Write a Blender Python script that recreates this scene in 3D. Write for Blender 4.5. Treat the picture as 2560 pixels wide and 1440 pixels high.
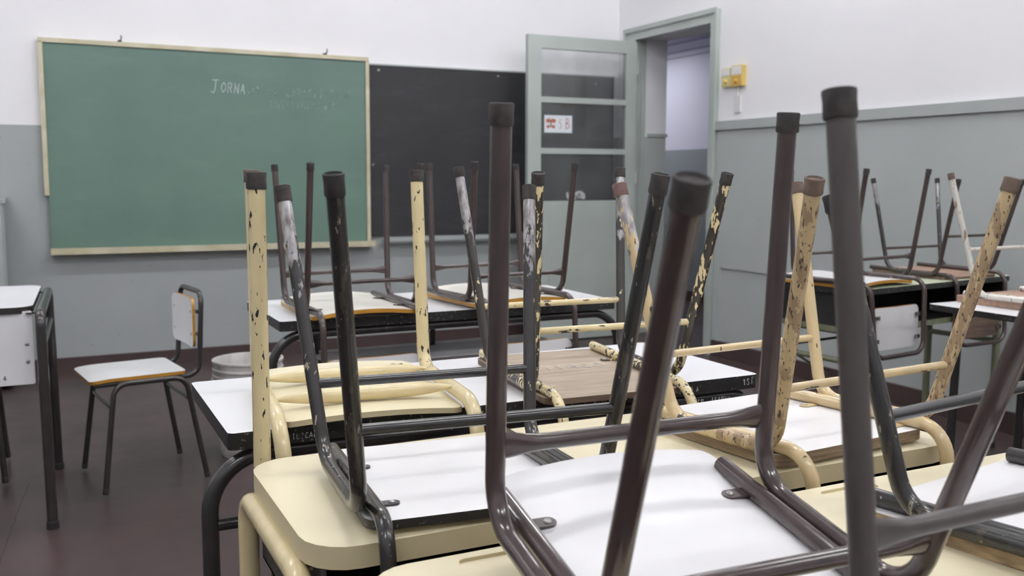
import bpy, bmesh, math, random
from mathutils import Vector, Matrix
for o in list(bpy.data.objects): bpy.data.objects.remove(o)
S = bpy.context.scene
COL = S.collection
R = math.radians
rnd = random.Random(5)

# ------------------------------------------------------------ camera
def look(pitch, roll, yaw):
    sp, cp, sy, cy = math.sin(pitch), math.cos(pitch), math.sin(yaw), math.cos(yaw)
    f = Vector((sy*cp, cy*cp, -sp)); rt = Vector((cy, -sy, 0)); up = rt.cross(f)
    r2 = math.cos(roll)*rt + math.sin(roll)*up
    u2 = -math.sin(roll)*rt + math.cos(roll)*up
    return Matrix((r2, u2, -f)).transposed()
cd = bpy.data.cameras.new('camera'); cam = bpy.data.objects.new('camera', cd); COL.objects.link(cam)
cd.sensor_width = 36; cd.lens = 36*2390/2560; cd.clip_start = .02
cam.matrix_world = Matrix.Translation((0, 0, 1.2)) @ look(R(6.65), R(.07), R(26.05)).to_4x4()
cd.dof.use_dof = True; cd.dof.focus_distance = 1.55; cd.dof.aperture_fstop = 7.5
S.camera = cam
# ------------------------------------------------------------ world, exposure
w = bpy.data.worlds.new('world'); S.world = w; w.use_nodes = True
w.node_tree.nodes['Background'].inputs[0].default_value = (.62, .68, .80, 1)
w.node_tree.nodes['Background'].inputs[1].default_value = .6
S.view_settings.view_transform = 'Standard'; S.view_settings.look = 'None'
S.view_settings.gamma = 1; S.view_settings.use_curve_mapping = False
S.view_settings.exposure = 1.12
S.cycles.use_denoising = True
S.cycles.diffuse_bounces = 6; S.cycles.max_bounces = 12
S.cycles.sample_clamp_indirect = 6
TUBE_STRENGTH = 26.0
CORR_POWER = 13.0

# ------------------------------------------------------------ materials
def srgb(r, g, b):
    f = lambda c: (c/255/12.92) if c/255 <= .04045 else ((c/255+.055)/1.055)**2.4
    return (f(r), f(g), f(b), 1)
class N:
    def __init__(s, name):
        s.m = bpy.data.materials.new(name); s.m.use_nodes = True; s.t = s.m.node_tree
        s.b = s.t.nodes['Principled BSDF']; s.o = s.t.nodes['Material Output']
    def n(s, typ, **k):
        x = s.t.nodes.new(typ)
        for a, v in k.items(): setattr(x, a, v)
        return x
    def l(s, a, b): s.t.links.new(a, b)
    def coord(s, scale=(1, 1, 1), loc=(0, 0, 0), kind='Object'):
        tc = s.n('ShaderNodeTexCoord'); mp = s.n('ShaderNodeMapping')
        mp.inputs['Scale'].default_value = scale; mp.inputs['Location'].default_value = loc
        s.l(tc.outputs[kind], mp.inputs[0]); return mp.outputs[0]
    def noise(s, vec, scale=5, detail=4, rough=.55):
        x = s.n('ShaderNodeTexNoise'); x.inputs['Scale'].default_value = scale
        x.inputs['Detail'].default_value = detail; x.inputs['Roughness'].default_value = rough
        s.l(vec, x.inputs['Vector']); return x.outputs['Fac']
    def ramp(s, fac, a, b, c0=0., c1=1.):
        x = s.n('ShaderNodeMapRange'); x.clamp = True
        x.inputs[1].default_value = a; x.inputs[2].default_value = b
        x.inputs[3].default_value = c0; x.inputs[4].default_value = c1
        s.l(fac, x.inputs[0]); return x.outputs[0]
    def math(s, op, a, b):
        x = s.n('ShaderNodeMath', operation=op)
        for i, v in enumerate((a, b)):
            if isinstance(v, (int, float)): x.inputs[i].default_value = v
            else: s.l(v, x.inputs[i])
        return x.outputs[0]
    def mix(s, fac, a, b):
        x = s.n('ShaderNodeMix', data_type='RGBA')
        for i, v in ((0, fac), (6, a), (7, b)):
            if isinstance(v, (int, float, tuple)): x.inputs[i].default_value = v
            else: s.l(v, x.inputs[i])
        return x.outputs[2]
    def col(s, v):
        if isinstance(v, tuple): s.b.inputs['Base Color'].default_value = v
        else: s.l(v, s.b.inputs['Base Color'])
    def rough(s, v):
        if isinstance(v, (int, float)): s.b.inputs['Roughness'].default_value = v
        else: s.l(v, s.b.inputs['Roughness'])
    def bump(s, h, st=.2, d=.001):
        x = s.n('ShaderNodeBump'); x.inputs['Strength'].default_value = st; x.inputs['Distance'].default_value = d
        s.l(h, x.inputs['Height']); s.l(x.outputs[0], s.b.inputs['Normal'])

def plain(name, c, rough=.5, var=.06, scale=8, metal=0, bump=0):
    k = N(name); v = k.coord(); f = k.noise(v, scale)
    d = tuple(max(0, x*(1-var*2.2)) for x in c[:3])+(1,)
    k.col(k.mix(k.ramp(f, .35, .7), c, d)); k.rough(rough)
    k.b.inputs['Metallic'].default_value = metal
    if bump: k.bump(k.noise(k.coord(), 60), bump, .002)
    return k.m

SEED = [0]
def enamel(name, base, under, chip=.0, speck=(90, 90, 26), big=0., bigcol=None, bigs=(38, 38, 9), silver=None, rough=.27, coat=.3):
    """glossy paint on tube: chips showing `under`, optional large flakes, optional worn metal above local z"""
    k = N(name); SEED[0] += 1; sd = SEED[0]*3.7
    base2 = tuple(x*(.88 if base[0] > .3 else .74) for x in base[:3])+(1,)
    v = k.coord((22, 22, 9), (sd, 1, 2))
    c = k.mix(k.ramp(k.noise(v, 1.5), .35, .7), base, base2)
    if big:
        v2 = k.coord(bigs, (sd, 5, 1)); f2 = k.noise(v2, 1., 5, .6)
        m2 = k.ramp(f2, 1-big-.005, 1-big+.005)
        c = k.mix(m2, c, bigcol)
    if chip:
        v1 = k.coord(speck, (sd, 3, 7)); f1 = k.noise(v1, 1., 3, .55)
        m1 = k.ramp(f1, 1-chip-.004, 1-chip+.004)
        c = k.mix(m1, c, under)
        k.bump(m1, .5, .0006)
    k.rough(rough)
    if silver:
        z0, z1 = silver
        tc = k.n('ShaderNodeTexCoord'); sx = k.n('ShaderNodeSeparateXYZ'); k.l(tc.outputs['Object'], sx.inputs[0])
        g = k.ramp(sx.outputs[2], z0, z1, -.35, .22)
        f3 = k.noise(k.coord((70, 70, 22), (sd, 9, 9)), 1., 5, .65)
        m3 = k.ramp(k.math('ADD', f3, g), .50, .54)
        met = k.mix(k.ramp(k.noise(k.coord((90, 90, 30), (sd, 2, 2)), 1.), .3, .7), srgb(205, 203, 205), srgb(116, 110, 108))
        c = k.mix(m3, c, met)
        k.l(k.ramp(m3, 0, 1, 0, .55), k.b.inputs['Metallic'])
    k.col(c)
    k.b.inputs['Coat Weight'].default_value = coat; k.b.inputs['Coat Roughness'].default_value = .12
    return k.m

CREAM = srgb(220, 204, 160); DARKU = srgb(46, 42, 42); MAROON = srgb(68, 58, 57); BLACKP = srgb(46, 45, 46)
BEIGE = srgb(206, 184, 142); METAL = srgb(150, 148, 148)
M = {}
M['maroon'] = enamel('maroon enamel', srgb(70, 57, 57), METAL, .22, rough=.2, coat=.5)
M['maroon_far'] = enamel('dark maroon enamel', srgb(72, 60, 58), METAL, .20)
M['maroon_blur'] = enamel('greyish maroon enamel', srgb(76, 69, 68), METAL, .2, rough=.45, coat=.1)
M['dark'] = enamel('dark grey enamel', BLACKP, METAL, .27)
M['dark_worn'] = enamel('worn black enamel', srgb(42, 40, 40), srgb(124, 116, 104), .34, (120, 120, 34), big=.42, bigcol=srgb(62, 56, 50), bigs=(50, 50, 9))
M['dark_silver'] = enamel('black enamel worn to metal at the foot', srgb(48, 46, 46), srgb(150, 140, 120), .33, silver=(.14, .40))
M['dark_silver_b'] = enamel('dark enamel worn to metal near the foot', srgb(58, 54, 52), CREAM, .33, silver=(.16, .38))
M['cream'] = enamel('chipped cream enamel', CREAM, DARKU, .37, (110, 110, 34))
M['cream_clean'] = enamel('cream enamel', CREAM, DARKU, .25)
M['cream_rubbed'] = enamel('cream enamel rubbed to dark', CREAM, DARKU, .32, big=.33, bigcol=srgb(84, 78, 74))
M['cream_dark'] = enamel('cream enamel with large dark flakes', CREAM, srgb(60, 54, 50), .36, (90, 90, 90), big=.44, bigcol=srgb(66, 60, 56), bigs=(34, 34, 34))
M['yellow_black'] = enamel('black enamel flaked to cream', srgb(56, 51, 47), CREAM, .40, (110, 110, 40), big=.42, bigcol=CREAM, bigs=(70, 70, 16))
M['cream_silver'] = enamel('flaking cream enamel worn to metal', BEIGE, DARKU, .36, silver=(.14, .40))
M['beige'] = enamel('beige enamel', BEIGE, srgb(90, 72, 56), .30)
M['beige_rust'] = enamel('rusty beige enamel', srgb(186, 164, 128), srgb(74, 60, 50), .39, (240, 240, 90), big=.50, bigcol=srgb(150, 128, 100), bigs=(70, 70, 18), rough=.5, coat=.05)
M['bar_peel'] = enamel('peeling cream bar', CREAM, srgb(60, 52, 48), .40, (30, 90, 90))
M['bar_beige'] = enamel('beige bar worn dark', BEIGE, srgb(70, 66, 64), .34, (22, 80, 80))
M['white_tube'] = enamel('dirty white enamel', srgb(208, 205, 196), srgb(140, 110, 90), .36)
M['grey_tube'] = enamel('dark grey tube enamel', srgb(54, 50, 50), METAL, .24)
M['olive'] = enamel('olive enamel', srgb(122, 126, 102), DARKU, .25)
M['cap'] = plain('worn rubber', srgb(66, 61, 60), .75, .25, 60, bump=.5)
M['cap_brown'] = plain('brown rubber', srgb(112, 96, 86), .75, .2, 60, bump=.5)
M['cap_red'] = plain('reddish rubber', srgb(128, 100, 96), .75, .2, 60)
M['cap_worn'] = plain('rubber worn pale', srgb(150, 147, 145), .5, .15, 60)
M['cap_black'] = plain('black rubber', srgb(50, 47, 47), .7, .3, 60, bump=.6)

def laminate(name, c, rough=.2, dirt=.10, stroke=.0):
    k = N(name); f = k.noise(k.coord((3, 3, 3), (2, 1, 0)), 1.2, 2, .5)
    d = tuple(x*(1-dirt) for x in c[:3])+(1,)
    cc = k.mix(k.ramp(f, .4, .75), c, d)
    s = k.noise(k.coord((160, 30, 30), (7, 0, 0)), 1., 2, .5)
    cc = k.mix(k.ramp(s, .84, .85), cc, tuple(x*.6 for x in c[:3])+(1,))
    k.col(cc); k.rough(rough+.10); return k.m
M['white_lam'] = laminate('white laminate', srgb(234, 234, 237))
M['ivory_lam'] = laminate('ivory laminate', srgb(232, 228, 218))
M['seat_white'] = laminate('white seat laminate', srgb(236, 235, 236), .24)
M['grey_top'] = laminate('grey green laminate', srgb(170, 175, 168), .35)
M['cream_top'] = laminate('cream moulded top', srgb(226, 216, 184), .30, .12)
M['cream_side'] = laminate('cream moulded edge', srgb(206, 194, 158), .4, .14)
M['green_top'] = laminate('pale green top', srgb(196, 204, 176), .35)
M['black_edge'] = enamel('black painted board edge', srgb(36, 35, 35), srgb(110, 108, 105), .35, (140, 140, 140), rough=.4, coat=.1)
def wood(name, a, b, sc=(6, 60, 60), rough=.55):
    k = N(name); f = k.noise(k.coord(sc), 1., 6, .6); g = k.noise(k.coord((5, 5, 5), (3, 3, 3)), 1., 3)
    c = k.mix(k.ramp(f, .3, .7), a, b); c = k.mix(k.ramp(g, .45, .8, 0, .6), c, tuple(x*.7 for x in b[:3])+(1,))
    k.col(c); k.rough(rough); k.bump(f, .15, .0008); return k.m
M['brown_ply'] = wood('worn brown plywood', srgb(176, 160, 140), srgb(146, 130, 114))
M['brown_ply_dark'] = wood('dark brown plywood', srgb(128, 108, 94), srgb(88, 72, 62))
M['red_ply'] = wood('reddish plywood', srgb(178, 148, 128), srgb(146, 116, 98))
M['orange_edge'] = wood('varnished orange ply edge', srgb(200, 150, 62), srgb(170, 118, 40), (20, 20, 260), .35)
M['ply_edge'] = wood('raw ply edge', srgb(158, 138, 110), srgb(112, 92, 74), (20, 20, 300))
M['peel_edge'] = wood('peeled ply edge', srgb(190, 165, 125), srgb(96, 78, 62), (20, 20, 120))
M['dark_metal'] = plain('dark grey sheet metal', srgb(64, 62, 61), .5, .12, 12)
M['tray_grey'] = plain('grey sheet metal tray', srgb(212, 214, 216), .45, .08, 6)
M['black_box'] = plain('black sheet metal', srgb(38, 37, 38), .5, .2, 20)
M['steel'] = plain('steel screw', srgb(170, 168, 165), .35, .1, 60, metal=.8)
M['chalk'] = plain('chalk', srgb(186, 198, 190), .9, .1, 90)
def faded(name, c, under, lo, hi):
    k = N(name); f = k.noise(k.coord((28, 28, 28)), 1., 4, .6)
    k.col(c); k.rough(.9)
    tr = k.n('ShaderNodeBsdfTransparent'); mx = k.n('ShaderNodeMixShader')
    k.l(k.ramp(f, lo, hi, .0, .8), mx.inputs[0]); k.l(tr.outputs[0], mx.inputs[1]); k.l(k.b.outputs[0], mx.inputs[2])
    k.l(mx.outputs[0], k.o.inputs[0]); return k.m
M['chalk_strong'] = faded('chalk line', srgb(200, 210, 208), 0, .22, .46)
M['chalk_faint'] = faded('rubbed chalk line', srgb(160, 182, 172), 0, .38, .62)
M['pencil'] = faded('felt pen line', srgb(90, 88, 90), 0, .2, .5)
M['scratch_white'] = faded('correction fluid', srgb(205, 205, 202), 0, .28, .50)

def wallmat(name, up, low, zs, lowrough=.42, speck=True):
    k = N(name); g = k.n('ShaderNodeNewGeometry'); sx = k.n('ShaderNodeSeparateXYZ'); k.l(g.outputs['Position'], sx.inputs[0])
    m = k.ramp(sx.outputs[2], zs-.0015, zs+.0015)
    mp = k.n('ShaderNodeMapping'); k.l(g.outputs['Position'], mp.inputs[0])
    f = k.noise(mp.outputs[0], 1.1, 5, .6); f2 = k.noise(mp.outputs[0], 34, 2, .5)
    a = k.mix(k.ramp(f, .35, .75), low, tuple(x*.90 for x in low[:3])+(1,))
    a = k.mix(k.ramp(f2, .72, .76, 0, .5), a, tuple(x*.6 for x in low[:3])+(1,))
    b = k.mix(k.ramp(f, .4, .8), up, tuple(x*.965 for x in up[:3])+(1,))
    k.col(k.mix(m, a, b)); k.rough(k.ramp(m, 0, 1, lowrough, .85))
    k.bump(k.noise(mp.outputs[0], 7, 4), .25, .004)
    return k.m
WHITEW = srgb(236, 235, 238); GREYW = srgb(162, 167, 167)
M['wall'] = wallmat('two tone wall paint', WHITEW, GREYW, 1.5)
M['wall_right'] = wallmat('two tone wall paint right', WHITEW, srgb(178, 183, 182), 1.5)
M['corridor'] = wallmat('lavender corridor paint', srgb(204, 203, 214), srgb(140, 146, 146), 1.46)
M['corridor_ceil'] = plain('grey lavender corridor ceiling', srgb(178, 176, 190), .9, .03, 2)
M['grey_wood'] = plain('grey green painted wood', srgb(176, 184, 179), .4, .05, 3)
M['grey_rail'] = plain('grey painted moulding', srgb(168, 173, 172), .45, .04, 3)
M['maroon_base'] = plain('maroon skirting paint', srgb(76, 60, 59), .4, .12, 5)
M['ceil'] = plain('white ceiling', srgb(235, 235, 235), .9, .02, 2)
def floor_mat():
    k = N('polished maroon cement'); v = k.coord()
    f = k.noise(v, 1.3, 6, .62); g = k.noise(v, 14, 3)
    c = k.mix(k.ramp(f, .35, .7), srgb(80, 62, 62), srgb(64, 55, 54))
    c = k.mix(k.ramp(g, .5, .8, 0, .5), c, srgb(58, 50, 50))
    k.col(c); k.rough(k.ramp(f, .3, .7, .26, .42)); k.bump(g, .08, .002); return k.m
M['floor'] = floor_mat()
def board_mat(name, a, b, sm, amt):
    k = N(name); v = k.coord()
    f = k.noise(v, 1.4, 5, .6); g = k.noise(k.coord((2.2, 2.2, 7), (1, 4, 2)), 1.2, 6, .68)
    c = k.mix(k.ramp(f, .3, .75), a, b); c = k.mix(k.ramp(g, .52, .8, 0, amt), c, sm)
    k.col(c); k.rough(.62); return k.m
M['green_board'] = board_mat('green chalkboard', srgb(100, 128, 116), srgb(90, 114, 105), srgb(128, 150, 140), .22)
M['black_board'] = board_mat('black chalkboard', srgb(43, 43, 46), srgb(38, 38, 40), srgb(90, 90, 98), .22)
M['board_frame'] = wood('pale wooden frame', srgb(206, 202, 180), srgb(186, 176, 144), (8, 8, 8), .5)
def glass_mat():
    k = N('dusty window glass'); k.col((.95, .97, .96, 1)); k.rough(.02)
    tr = k.n('ShaderNodeBsdfTransparent'); tr.inputs[0].default_value = (.96, .97, .97, 1)
    gl = k.n('ShaderNodeBsdfGlossy'); gl.inputs['Roughness'].default_value = .03
    df = k.n('ShaderNodeBsdfDiffuse'); df.inputs[0].default_value = (.6, .61, .62, 1)
    fr = k.n('ShaderNodeFresnel'); fr.inputs[0].default_value = 1.5
    m1 = k.n('ShaderNodeMixShader'); m2 = k.n('ShaderNodeMixShader')
    k.l(fr.outputs[0], m1.inputs[0]); k.l(tr.outputs[0], m1.inputs[1]); k.l(gl.outputs[0], m1.inputs[2])
    f = k.noise(k.coord((3, 3, 3)), 1.5, 5); k.l(k.ramp(f, .3, .8, .05, .15), m2.inputs[0])
    k.l(m1.outputs[0], m2.inputs[1]); k.l(df.outputs[0], m2.inputs[2]); k.l(m2.outputs[0], k.o.inputs[0]); return k.m
M['glass'] = glass_mat()
M['smear'] = faded('chalky smear', srgb(190, 191, 191), 0, .30, .48)
M['yellow'] = plain('yellow enamel box', srgb(218, 190, 110), .45, .06, 30)
M['yellow_pale'] = plain('pale yellow plastic', srgb(214, 204, 146), .45, .06, 30)
M['amber'] = plain('amber plastic', srgb(214, 170, 82), .35, .12, 60)
M['plastic_white'] = plain('white plastic', srgb(226, 224, 224), .45, .03, 10)
M['paper'] = plain('white paper', srgb(222, 228, 232), .8, .02, 20)
M['ink_red'] = plain('red print', srgb(200, 122, 104), .8, .2, 90)
M['ink_dark'] = plain('dark print', srgb(120, 112, 116), .8, .2, 90)
M['ink_blue'] = plain('blue print', srgb(176, 192, 214), .8, .1, 90)
def bucket_mat():
    k = N('translucent white plastic'); f = k.noise(k.coord((6, 6, 3)), 2, 5, .6)
    k.col(k.mix(k.ramp(f, .4, .75), srgb(214, 212, 208), srgb(168, 164, 158))); k.rough(.4)
    k.b.inputs['Subsurface Weight'].default_value = .15; k.b.inputs['Subsurface Radius'].default_value = (.02, .02, .02)
    return k.m
M['bucket'] = bucket_mat()
def emis():
    k = N('fluorescent tube'); k.b.inputs['Emission Color'].default_value = (.97, .98, 1, 1)
    k.b.inputs['Emission Strength'].default_value = TUBE_STRENGTH; return k.m
M['tube'] = emis()

# ------------------------------------------------------------ mesh helpers
def obj(name, bm, mats, parent=None, smooth=False, kind=None, label=None):
    me = bpy.data.meshes.new(name); 
    bmesh.ops.recalc_face_normals(bm, faces=bm.faces)
    bm.to_mesh(me); bm.free()
    if not isinstance(mats, (list, tuple)): mats = [mats]
    for m in mats: me.materials.append(M[m] if isinstance(m, str) else m)
    if smooth:
        for p in me.polygons: p.use_smooth = True
        me.set_sharp_from_angle(angle=R(42))
    o = bpy.data.objects.new(name, me); COL.objects.link(o)
    if parent: o.parent = parent
    if kind: o['kind'] = kind
    if label: o['label'] = label
    return o
def thing(name, label, cat, mat=None, group=None):
    o = bpy.data.objects.new(name, None); COL.objects.link(o); o.empty_display_size = .05
    o['label'] = label; o['category'] = cat
    if group: o['group'] = group
    if mat is not None: o.matrix_world = mat
    return o
def tag(o, label, cat, group=None):
    o['label'] = label; o['category'] = cat
    if group: o['group'] = group
    return o
def box(bm, a, b, mi=0):
    x0, y0, z0 = a; x1, y1, z1 = b
    v = [bm.verts.new(p) for p in ((x0,y0,z0),(x1,y0,z0),(x1,y1,z0),(x0,y1,z0),(x0,y0,z1),(x1,y0,z1),(x1,y1,z1),(x0,y1,z1))]
    fs = [bm.faces.new([v[i] for i in f]) for f in ((0,3,2,1),(4,5,6,7),(0,1,5,4),(1,2,6,5),(2,3,7,6),(3,0,4,7))]
    for f in fs: f.material_index = mi
    return fs
def bevel(bm, w, seg=2, ang=40):
    es = [e for e in bm.edges if len(e.link_faces) == 2 and e.calc_face_angle(0) > R(ang)]
    bmesh.ops.bevel(bm, geom=es, offset=w, segments=seg, profile=.5, affect='EDGES', clamp_overlap=True)
def boxo(name, a, b, mat, parent=None, bv=.0, **k):
    bm = bmesh.new(); box(bm, a, b)
    if bv: bevel(bm, bv)
    return obj(name, bm, mat, parent, **k)
def fillet(pts, rad, seg=6):
    pts = [Vector(p) for p in pts]
    if not isinstance(rad, (list, tuple)): rad = [rad]*len(pts)
    out = [pts[0]]
    for i in range(1, len(pts)-1):
        p, a, b = pts[i], (pts[i-1]-pts[i]), (pts[i+1]-pts[i])
        la, lb = a.length, b.length; a.normalize(); b.normalize()
        th = a.angle(b)
        if th > math.pi-.03: out.append(p); continue
        d = min(rad[i]/math.tan(th/2), la*.49 if i > 1 else la*.95, lb*.49 if i < len(pts)-2 else lb*.95)
        rr = d*math.tan(th/2); c = p+(a+b).normalized()*(rr/math.sin(th/2))
        s = p+a*d-c; e = p+b*d-c
        for j in range(seg+1):
            t = j/seg; ang = s.angle(e)
            q = (math.sin((1-t)*ang)*s+math.sin(t*ang)*e)/math.sin(ang)
            out.append(c+q)
    out.append(pts[-1]); return out
def tube(bm, pts, r, n=12, caps=True, flat=None, mi=0):
    """sweep; flat = list of (ru, rv) scales per station, v is the 'up' axis"""
    pts = [Vector(p) for p in pts]; rings = []
    t0 = (pts[1]-pts[0]).normalized()
    up = Vector((0, 0, 1)) if abs(t0.z) < .9 else Vector((0, 1, 0))
    u = t0.cross(up).normalized(); v = u.cross(t0).normalized()
    prev = t0
    for i, p in enumerate(pts):
        t = (pts[min(i+1, len(pts)-1)]-pts[max(i-1, 0)]).normalized()
        q = prev.rotation_difference(t); u = q @ u; v = q @ v; prev = t
        fu, fv = (flat[i] if flat else (1, 1))
        rings.append([bm.verts.new(p+u*(math.cos(2*math.pi*k/n)*r*fu)+v*(math.sin(2*math.pi*k/n)*r*fv)) for k in range(n)])
    for a, b in zip(rings, rings[1:]):
        for k in range(n):
            f = bm.faces.new((a[k], a[(k+1) % n], b[(k+1) % n], b[k])); f.material_index = mi
    if caps:
        bm.faces.new(rings[0][::-1]); bm.faces.new(rings[-1])
def tubeo(name, pts, r, mat, parent, n=12, **k):
    bm = bmesh.new(); tube(bm, pts, r, n); return obj(name, bm, mat, parent, smooth=True, **k)
def lathe(bm, prof, o, axis, n=18, wob=0., closed=True):
    o = Vector(o); ax = Vector(axis).normalized()
    up = Vector((1, 0, 0)) if abs(ax.x) < .8 else Vector((0, 1, 0))
    u = ax.cross(up).normalized(); v = ax.cross(u)
    ph = rnd.random()*6
    rings = []
    for r, h in prof:
        ring = []
        for k in range(n):
            a = 2*math.pi*k/n; w_ = 1+wob*math.sin(2*a+ph)+wob*.7*math.sin(5*a+ph*2)
            ring.append(bm.verts.new(o+ax*(h*(1+wob*.6*math.sin(a*3+ph)))+(u*math.cos(a)+v*math.sin(a))*max(r, 1e-5)*w_))
        rings.append(ring)
    for a, b in zip(rings, rings[1:]):
        for k in range(n): bm.faces.new((a[k], a[(k+1) % n], b[(k+1) % n], b[k]))
    if closed: bm.faces.new(rings[0]); bm.faces.new(rings[-1])
def rrect(a, b, r, n=6):
    """outline of rounded rectangle, half sizes a,b"""
    out = []
    for cx, cy, s in ((a-r, b-r, 0), (-a+r, b-r, 90), (-a+r, -b+r, 180), (a-r, -b+r, 270)):
        for k in range(n+1):
            t = R(s+90*k/n); out.append((cx+r*math.cos(t), cy+r*math.sin(t)))
    return out
def sheet(bm, a, b, r, t, fz=lambda x, y: 0, nx=10, ny=10, frame=None, bev=0, seg=1, cx=0, cy=0, m_face=0, m_edge=1):
    """rounded-rectangle board with faces shaped by fz; frame maps (x,y,z)->world"""
    ys = [-b+r*(1-math.cos(R(90*k/5))) for k in range(5)]
    ys += [-b+r+(2*b-2*r)*k/ny for k in range(ny+1)]
    ys += [b-r*(1-math.cos(R(90*k/5))) for k in range(4, -1, -1)]
    F = frame or (lambda x, y, z: (x, y, z))
    lay = []
    for side in (0, 1):
        rows = []
        for y in ys:
            e = max(0, abs(y)-(b-r)); hw = a-r+math.sqrt(max(0, r*r-e*e))
            rows.append([bm.verts.new(F(cx+hw*(2*i/nx-1), cy+y, fz(hw*(2*i/nx-1), y)-side*t)) for i in range(nx+1)])
        lay.append(rows)
    top, bot = lay
    for rows, fl in ((top, 0), (bot, 1)):
        for j in range(len(ys)-1):
            for i in range(nx):
                q = [rows[j][i], rows[j][i+1], rows[j+1][i+1], rows[j+1][i]]
                f = bm.faces.new(q[::-1] if fl else q); f.material_index = m_face
    def loop(rows): return rows[0][:]+[r_[-1] for r_ in rows[1:]]+rows[-1][::-1][1:]+[r_[0] for r_ in rows[::-1][1:-1]]
    A, B = loop(top), loop(bot); m = len(A)
    for k in range(m):
        f = bm.faces.new((A[k], B[k], B[(k+1) % m], A[(k+1) % m])); f.material_index = m_edge
    if bev:
        es = [e for e in bm.edges if len(e.link_faces) == 2 and e.calc_face_angle(0) > R(60)]
        bmesh.ops.bevel(bm, geom=es, offset=bev, segments=seg, profile=.5, affect='EDGES', clamp_overlap=True)

# ------------------------------------------------------------ stroke lettering
G = {'J': [[(.1,1),(.9,1)],[(.55,1),(.55,.2),(.35,0),(.1,.15)]], 'O': [[(.5,1),(.1,.7),(.1,.3),(.5,0),(.9,.3),(.9,.7),(.5,1)]],
'R': [[(.1,0),(.1,1),(.7,1),(.8,.75),(.6,.5),(.1,.5)],[(.45,.5),(.85,0)]], 'N': [[(.1,0),(.1,1)],[(.1,1),(.85,0)],[(.85,0),(.85,1)]],
'A': [[(.05,0),(.45,1),(.85,0)],[(.2,.38),(.7,.38)]], 'D': [[(.1,0),(.1,1),(.6,.9),(.85,.5),(.6,.1),(.1,0)]], 'E': [[(.8,1),(.1,1),(.1,0),(.8,0)],[(.1,.5),(.6,.5)]],
'C': [[(.85,.85),(.5,1),(.1,.6),(.2,.15),(.55,0),(.85,.15)]], 'P': [[(.1,0),(.1,1),(.7,1),(.8,.7),(.6,.45),(.1,.45)]], 'I': [[(.4,0),(.4,1)],[(.2,0),(.6,0)],[(.2,1),(.6,1)]],
'T': [[(.05,1),(.85,1)],[(.45,1),(.45,0)]], 'S': [[(.8,.9),(.4,1),(.15,.75),(.5,.5),(.8,.25),(.5,0),(.1,.1)]], 'U': [[(.1,1),(.1,.2),(.45,0),(.8,.2),(.8,1)]],
'L': [[(.1,1),(.1,0),(.75,0)]], 'B': [[(.1,0),(.1,1),(.6,.95),(.7,.7),(.1,.52)],[(.1,.52),(.75,.45),(.8,.15),(.1,0)]], '5': [[(.8,1),(.2,1),(.15,.55),(.6,.6),(.8,.3),(.5,0),(.1,.1)]],
'2': [[(.1,.8),(.4,1),(.8,.75),(.1,0),(.85,0)]], '6': [[(.7,1),(.25,.6),(.1,.25),(.4,0),(.75,.2),(.6,.5),(.15,.35)]], '4': [[(.6,0),(.6,1),(.05,.35),(.9,.35)]],
'1': [[(.25,.75),(.5,1),(.5,0)]], '.': [[(.3,0),(.42,.02)]], "'": [[(.4,1),(.4,.8)]], 'Ó': [[(.5,1),(.1,.7),(.1,.3),(.5,0),(.9,.3),(.9,.7),(.5,1)],[(.4,1.15),(.7,1.4)]], 'Y': [[(.1,1),(.45,.5),(.8,1)],[(.45,.5),(.45,0)]], 'M': [[(.05,0),(.1,1),(.45,.4),(.8,1),(.88,0)]]}
def write(name, text, org, ux, uy, hgt, mat, parent, wid=.6, thick=.09, jit=.05, label=None):
    """flat strokes lying 0.6 mm proud; ux/uy unit axes"""
    ux, uy = Vector(ux), Vector(uy); nz = ux.cross(uy).normalized(); bm = bmesh.new(); x = 0
    for ch in text:
        if ch != ' ':
            for st in G[ch]:
                P = [Vector(org)+ux*((x+(p[0]+rnd.uniform(-jit, jit))*wid)*hgt)+uy*((p[1]+rnd.uniform(-jit, jit))*hgt) for p in st]
                for a, b in zip(P, P[1:]):
                    d = (b-a)
                    if d.length < 1e-6: continue
                    d.normalize(); s = nz.cross(d)*hgt*thick*.5
                    lo = [bm.verts.new(q) for q in (a-s, b-s, b+s, a+s)]; hi = [bm.verts.new(q.co+nz*.0006) for q in lo]
                    bm.faces.new(hi); bm.faces.new(lo[::-1])
                    for k in range(4): bm.faces.new((lo[k], lo[(k+1) % 4], hi[(k+1) % 4], hi[k]))
        x += wid*1.25
    return obj(name, bm, mat, parent, label=label)

# ------------------------------------------------------------ the room
YB, XR, XL, YF, ZC = 6.4, 4.04, -2.6, -2.6, 3.7
def struct(name, parts, mat, bv=0):
    bm = bmesh.new()
    for a, b in parts: box(bm, a, b)
    return obj(name, bm, mat, kind='structure')
o = struct('floor', [((XL-.2, YF-.2, -.1), (6.2, 10, 0))], 'floor')
struct('ceiling', [((XL-.2, YF-.2, ZC), (6.2, 10, ZC+.1))], 'ceil')
struct('wall_back', [((XL-.2, YB, 0), (XR+.001, YB+.2, ZC))], 'wall')
struct('wall_left', [((XL-.2, YF-.2, 0), (XL, YB+.2, ZC))], 'wall')
struct('wall_front', [((XL-.2, YF-.2, 0), (XR+.27, YF, ZC))], 'wall')
DY0, DY1, DZ = 5.215, 6.14, 2.22
struct('wall_right', [((XR, YF-.2, 0), (XR+.27, DY0, ZC)), ((XR, DY1, 0), (XR+.27, YB+.2, ZC)), ((XR, DY0, DZ), (XR+.27, DY1, ZC)),
       ((XR-.014, -1.8, .60), (XR, DY0-.06, 1.5)), ((XR-.014, DY0-.13, .09), (XR, DY0-.06, .6))], 'wall_right')
struct('baseboard_back', [((XL, YB-.018, 0), (XR, YB, .092))], 'maroon_base')
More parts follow.
